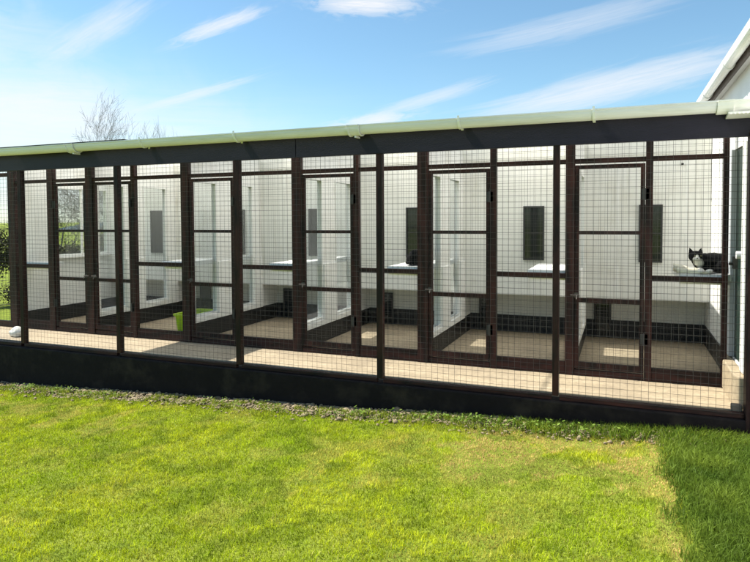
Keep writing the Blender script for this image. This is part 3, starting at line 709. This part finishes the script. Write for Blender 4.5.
bare_tree(*pos(-44.7, 24), 7.0, 'spreading leafless tree whose fine crown shows above the gutter', 5, .5, 2.6)
bare_tree(*pos(-39.7, 26), 6.5, 'slim leafless tree right of the spreading one above the gutter', 9, .42, 1.5)
bare_tree(*pos(-48.6, 23), 4.4, 'left of the two leafless trees seen through the garden window of the leftmost pen', 12, .55)
bare_tree(*pos(-46.3, 25), 4.6, 'right of the two leafless trees seen through the garden window of the leftmost pen', 17, .5)
def hedge(name, label, pts, hgt, wid, seed, c1, c2, n):
    r_ = np.random.default_rng(seed); o = thing(name, label, 'hedge', (*pts[0], float(gheight(*pts[0]))))
    A, B = np.array(pts[0]), np.array(pts[1]); L_ = np.linalg.norm(B - A); d = (B - A) / L_; nn = np.array([-d[1], d[0]])
    nc = int(L_ / .35); cu = r_.uniform(0, L_, nc * 3); cv = r_.normal(0, wid * .28, nc * 3); chh = r_.uniform(.1, 1, nc * 3) ** .8 * hgt * (1 + .18 * np.sin(cu * 1.1) + .1 * np.sin(cu * 2.7))
    q = r_.integers(0, len(cu), n); u_ = cu[q] + r_.normal(0, .16, n); v2 = cv[q] + r_.normal(0, .14, n); hh = np.abs(chh[q] + r_.normal(0, .14, n)) + .02
    P = A[None] + d[None] * u_[:, None] + nn[None] * v2[:, None]; c = np.c_[P, gheight(P[:, 0], P[:, 1]) + hh]
    a = r_.normal(size=(n, 3)); a /= np.linalg.norm(a, axis=1)[:, None]; b = np.cross(a, r_.normal(size=(n, 3))); b /= np.linalg.norm(b, axis=1)[:, None]
    s = r_.uniform(.02, .05, n)[:, None]; V = np.stack([c - a * s, c + b * s * .6, c + a * s, c - b * s * .6], 1)
    t = lerp(c1, c2, r_.random(n) * .6 + .4 * r_.random(len(cu))[q])
    f = tri_mesh('foliage', V.reshape(-1, 3), np.arange(4 * n).reshape(n, 4), M['leaf'], np.repeat(t[:, None], 4, 1).reshape(-1, 3)); put(f, o)
    return o
hedge('hedge', 'dark scrubby hedge across the garden at the far left', (pos(-62, 19), pos(-42.0, 22)), 1.75, .9, 4, (.022, .028, .012), (.06, .055, .026), 36000)
mb = MB(); rh = random.Random(3); n = 60
hp = []
for i in range(n + 1):
    az = -80 + 60 * i / n; d = 900; xx, yy = pos(az, d); zt = -9 + 9 * math.sin(i * .17 + 1) + 4 * math.sin(i * .6); 
    mb.v += [(xx, yy, -40), (xx, yy, zt - 8), (xx * 1.25, yy * 1.25, zt - 2), (xx * 1.5, yy * 1.5, -60)]
for i in range(n):
    for j in range(3): mb.f.append((4 * i + j, 4 * i + 4 + j, 4 * i + 5 + j, 4 * i + 1 + j))
struct(mb.build('hill', M['hill'], smooth=True))
# garden wire fence seen at the far left
gf = thing('garden_fence', 'thin wire garden fence crossing the grass at the far left', 'fence', (*pos(-60, 11), -1))
prev = None; wb = MB()
for i in range(9):
    px, py = pos(-64 + 2.6 * i, 13.2); zg = float(gheight(px, py)); MB().bar((px, py, zg - .1), (px, py, zg + 1.05), .03, 6).build('post', M['bark'], gf)
    if prev:
        for dz in (.25, .55, .8, 1.0): wb.bar((prev[0], prev[1], prev[2] + dz), (px, py, zg + dz), .004, 4, cap=False)
    prev = (px, py, zg)
wb.build('fence_wire', M['wire'], gf)

# ------------------------------------------------------------------ world: sky with cirrus
W = bpy.data.worlds.new('World'); S.world = W; W.use_nodes = True; nt = W.node_tree; L = nt.links.new
bg = nt.nodes['Background']; bg.inputs[1].default_value = .068
sky = N(nt, 'ShaderNodeTexSky', sky_type='NISHITA', sun_disc=False, sun_elevation=R(FIX_SUN_EL), sun_rotation=R(FIX_SUN_AZ), altitude=50, air_density=1.0, dust_density=.3, ozone_density=1.0)
tc = N(nt, 'ShaderNodeTexCoord'); sp = N(nt, 'ShaderNodeSeparateXYZ'); L(tc.outputs['Generated'], sp.inputs[0])
def math_(op, a, b=None, c=None):
    n = N(nt, 'ShaderNodeMath', operation=op)
    for i, v in enumerate((a, b, c)):
        if v is None: continue
        if isinstance(v, (int, float)): n.inputs[i].default_value = v
        else: L(v, n.inputs[i])
    return n.outputs[0]
AZ = math_('MULTIPLY', math_('ARCTAN2', sp.outputs[0], sp.outputs[1]), 57.2958); EL = math_('MULTIPLY', math_('ARCSINE', sp.outputs[2]), 57.2958)
total = None
def streak(a, b, wid, amt, soft=.5, nsx=1.5, nsy=2.2, seed=0.0, thr=(.30, .62), fib=.28):
    global total
    ca, ce = (a[0] + b[0]) / 2, (a[1] + b[1]) / 2; dx, dy = b[0] - a[0], b[1] - a[1]; l = math.hypot(dx, dy); c, s = dx / l, dy / l
    u0 = math_('SUBTRACT', AZ, ca); v0 = math_('SUBTRACT', EL, ce)
    u = math_('DIVIDE', math_('ADD', math_('MULTIPLY', u0, c), math_('MULTIPLY', v0, s)), l / 2)
    v = math_('DIVIDE', math_('SUBTRACT', math_('MULTIPLY', v0, c), math_('MULTIPLY', u0, s)), wid)
    cb = N(nt, 'ShaderNodeCombineXYZ'); L(u, cb.inputs[0]); L(v, cb.inputs[1]); cb.inputs[2].default_value = seed
    mp = N(nt, 'ShaderNodeMapping'); mp.inputs['Scale'].default_value = (nsx, nsy, 1); L(cb.outputs[0], mp.inputs[0])
    nz = N(nt, 'ShaderNodeTexNoise', i_Scale=1.0, i_Detail=9, i_Roughness=.62, i_Distortion=.7); L(mp.outputs[0], nz.inputs['Vector'])
    r2 = math_('ADD', math_('POWER', math_('ABSOLUTE', u), 2.4), math_('POWER', math_('ABSOLUTE', v), 2.0))
    g = math_('POWER', 2.71828, math_('MULTIPLY', r2, -1.6))
    mr = N(nt, 'ShaderNodeMapRange', i_1=thr[0], i_2=thr[1], i_3=0.0, i_4=1.0, interpolation_type='SMOOTHSTEP'); L(math_('ADD', nz.outputs[0], math_('MULTIPLY', math_('SUBTRACT', g, .5), soft)), mr.inputs[0])
    mp2 = N(nt, 'ShaderNodeMapping'); mp2.inputs['Scale'].default_value = (3.2, 7.5, 1); L(cb.outputs[0], mp2.inputs[0])
    n2 = N(nt, 'ShaderNodeTexNoise', i_Scale=1.0, i_Detail=8, i_Roughness=.6, i_Distortion=.9); L(mp2.outputs[0], n2.inputs['Vector'])
    fb = N(nt, 'ShaderNodeMapRange', i_1=.36, i_2=.62, i_3=1.0 - fib, i_4=1.0); L(n2.outputs[0], fb.inputs[0])
    m_ = math_('MULTIPLY', math_('MULTIPLY', math_('MULTIPLY', mr.outputs[0], fb.outputs[0]), g), amt)
    total = m_ if total is None else math_('SUBTRACT', 1.0, math_('MULTIPLY', math_('SUBTRACT', 1.0, total), math_('SUBTRACT', 1.0, m_)))
streak((-51.0, 11.8), (-40.0, 19.5), 1.7, .55, .6, seed=1, thr=(.25, .75))
streak((-41.0, 14.6), (-30.2, 19.0), 1.0, .8, .6, seed=2.3, nsx=2.0, thr=(.3, .7))
streak((-28.2, 19.0), (-17.0, 18.8), 1.1, 1.0, .5, 3.0, 1.6, seed=3.1, thr=(.25, .5))
streak((-17.5, 14.4), (8, 18.2), 1.5, .4, .6, seed=4.7)
streak((-16, 8.6), (14, 13.6), 2.0, .75, .6, 1.5, 2.0, seed=5.9)
streak((-44, 9.0), (-31, 13.1), .6, .55, seed=6.2)
streak((-24, 9.0), (-10, 12.6), .8, .55, seed=7.7)
streak((-27, 8.2), (-17, 9.6), .9, .85, .5, 2.6, 1.4, seed=8.8)
streak((-62, 8.5), (-41, 9.5), 4.0, .75, .6, 2.2, 1.0, seed=9.4, thr=(.15, .5))
streak((-85, 6.5), (-18, 7.5), 6.0, .62, .5, 3.0, .8, seed=15.3, thr=(.1, .7))
streak((-70, 14.5), (-44, 14.0), 4.2, .4, .5, 2.0, 1.2, seed=10.1)
streak((-75, 2.0), (20, 3.0), 4.5, .93, .8, 7.0, 1.2, seed=11.7, thr=(.15, .55))
for i, (a, b, w_, am) in enumerate([((30, 20), (70, 34), 3, .7), ((80, 15), (130, 22), 4, .8), ((150, 25), (200, 40), 5, .6), ((-150, 20), (-100, 35), 5, .7), ((-60, 40), (0, 55), 5, .5), ((20, 8), (90, 9), 4, .8)]):
    streak(a, b, w_, am, .5, 3.0, 1.2, seed=20 + i)
mx = N(nt, 'ShaderNodeMix', data_type='RGBA'); L(total, mx.inputs[0]); tn = N(nt, 'ShaderNodeMix', data_type='RGBA', blend_type='MULTIPLY'); tn.inputs[0].default_value = 1; tn.inputs[7].default_value = (.80, 1.0, 1.0, 1); L(sky.outputs[0], tn.inputs[6]); L(tn.outputs[2], mx.inputs[6]); mx.inputs[7].default_value = (5.6, 5.7, 5.9, 1)
L(mx.outputs[2], bg.inputs[0])

# ------------------------------------------------------------------ sun, camera, view
sl = bpy.data.lights.new('sun', 'SUN'); sl.energy = 5.0; sl.angle = R(.5); sl.color = (1.0, .95, .86)
so = bpy.data.objects.new('sun', sl); COL.objects.link(so)
sd = Vector((math.sin(R(FIX_SUN_AZ)) * math.cos(R(FIX_SUN_EL)), math.cos(R(FIX_SUN_AZ)) * math.cos(R(FIX_SUN_EL)), math.sin(R(FIX_SUN_EL))))
so.rotation_euler = sd.to_track_quat('Z', 'Y').to_euler(); so.location = (0, 0, 20)
cam = bpy.data.cameras.new('camera'); co = bpy.data.objects.new('camera', cam); COL.objects.link(co); S.camera = co
rr = Vector((.92863987, .37094698, -.00513178)); uu = Vector((-.00854647, .03522068, .99934301)); fw = Vector((-.37088401, .92798591, -.03587762))
mtx = Matrix((rr, uu, -fw)).transposed().to_4x4(); mtx.translation = Vector((6.4, -5.07752326, 1.41975084)); co.matrix_world = mtx
cam.sensor_fit = 'HORIZONTAL'; cam.sensor_width = 36; cam.lens = 616.8412733 / 750 * 36; cam.shift_y = -40.297 / 750
cam.clip_start = .05; cam.clip_end = 6000
S.view_settings.view_transform = 'Standard'; S.view_settings.look = 'None'; S.view_settings.gamma = 1; S.view_settings.exposure = 1.35
S.view_settings.use_curve_mapping = False
S.cycles.transparent_max_bounces = 24; S.cycles.max_bounces = 9; S.cycles.diffuse_bounces = 4
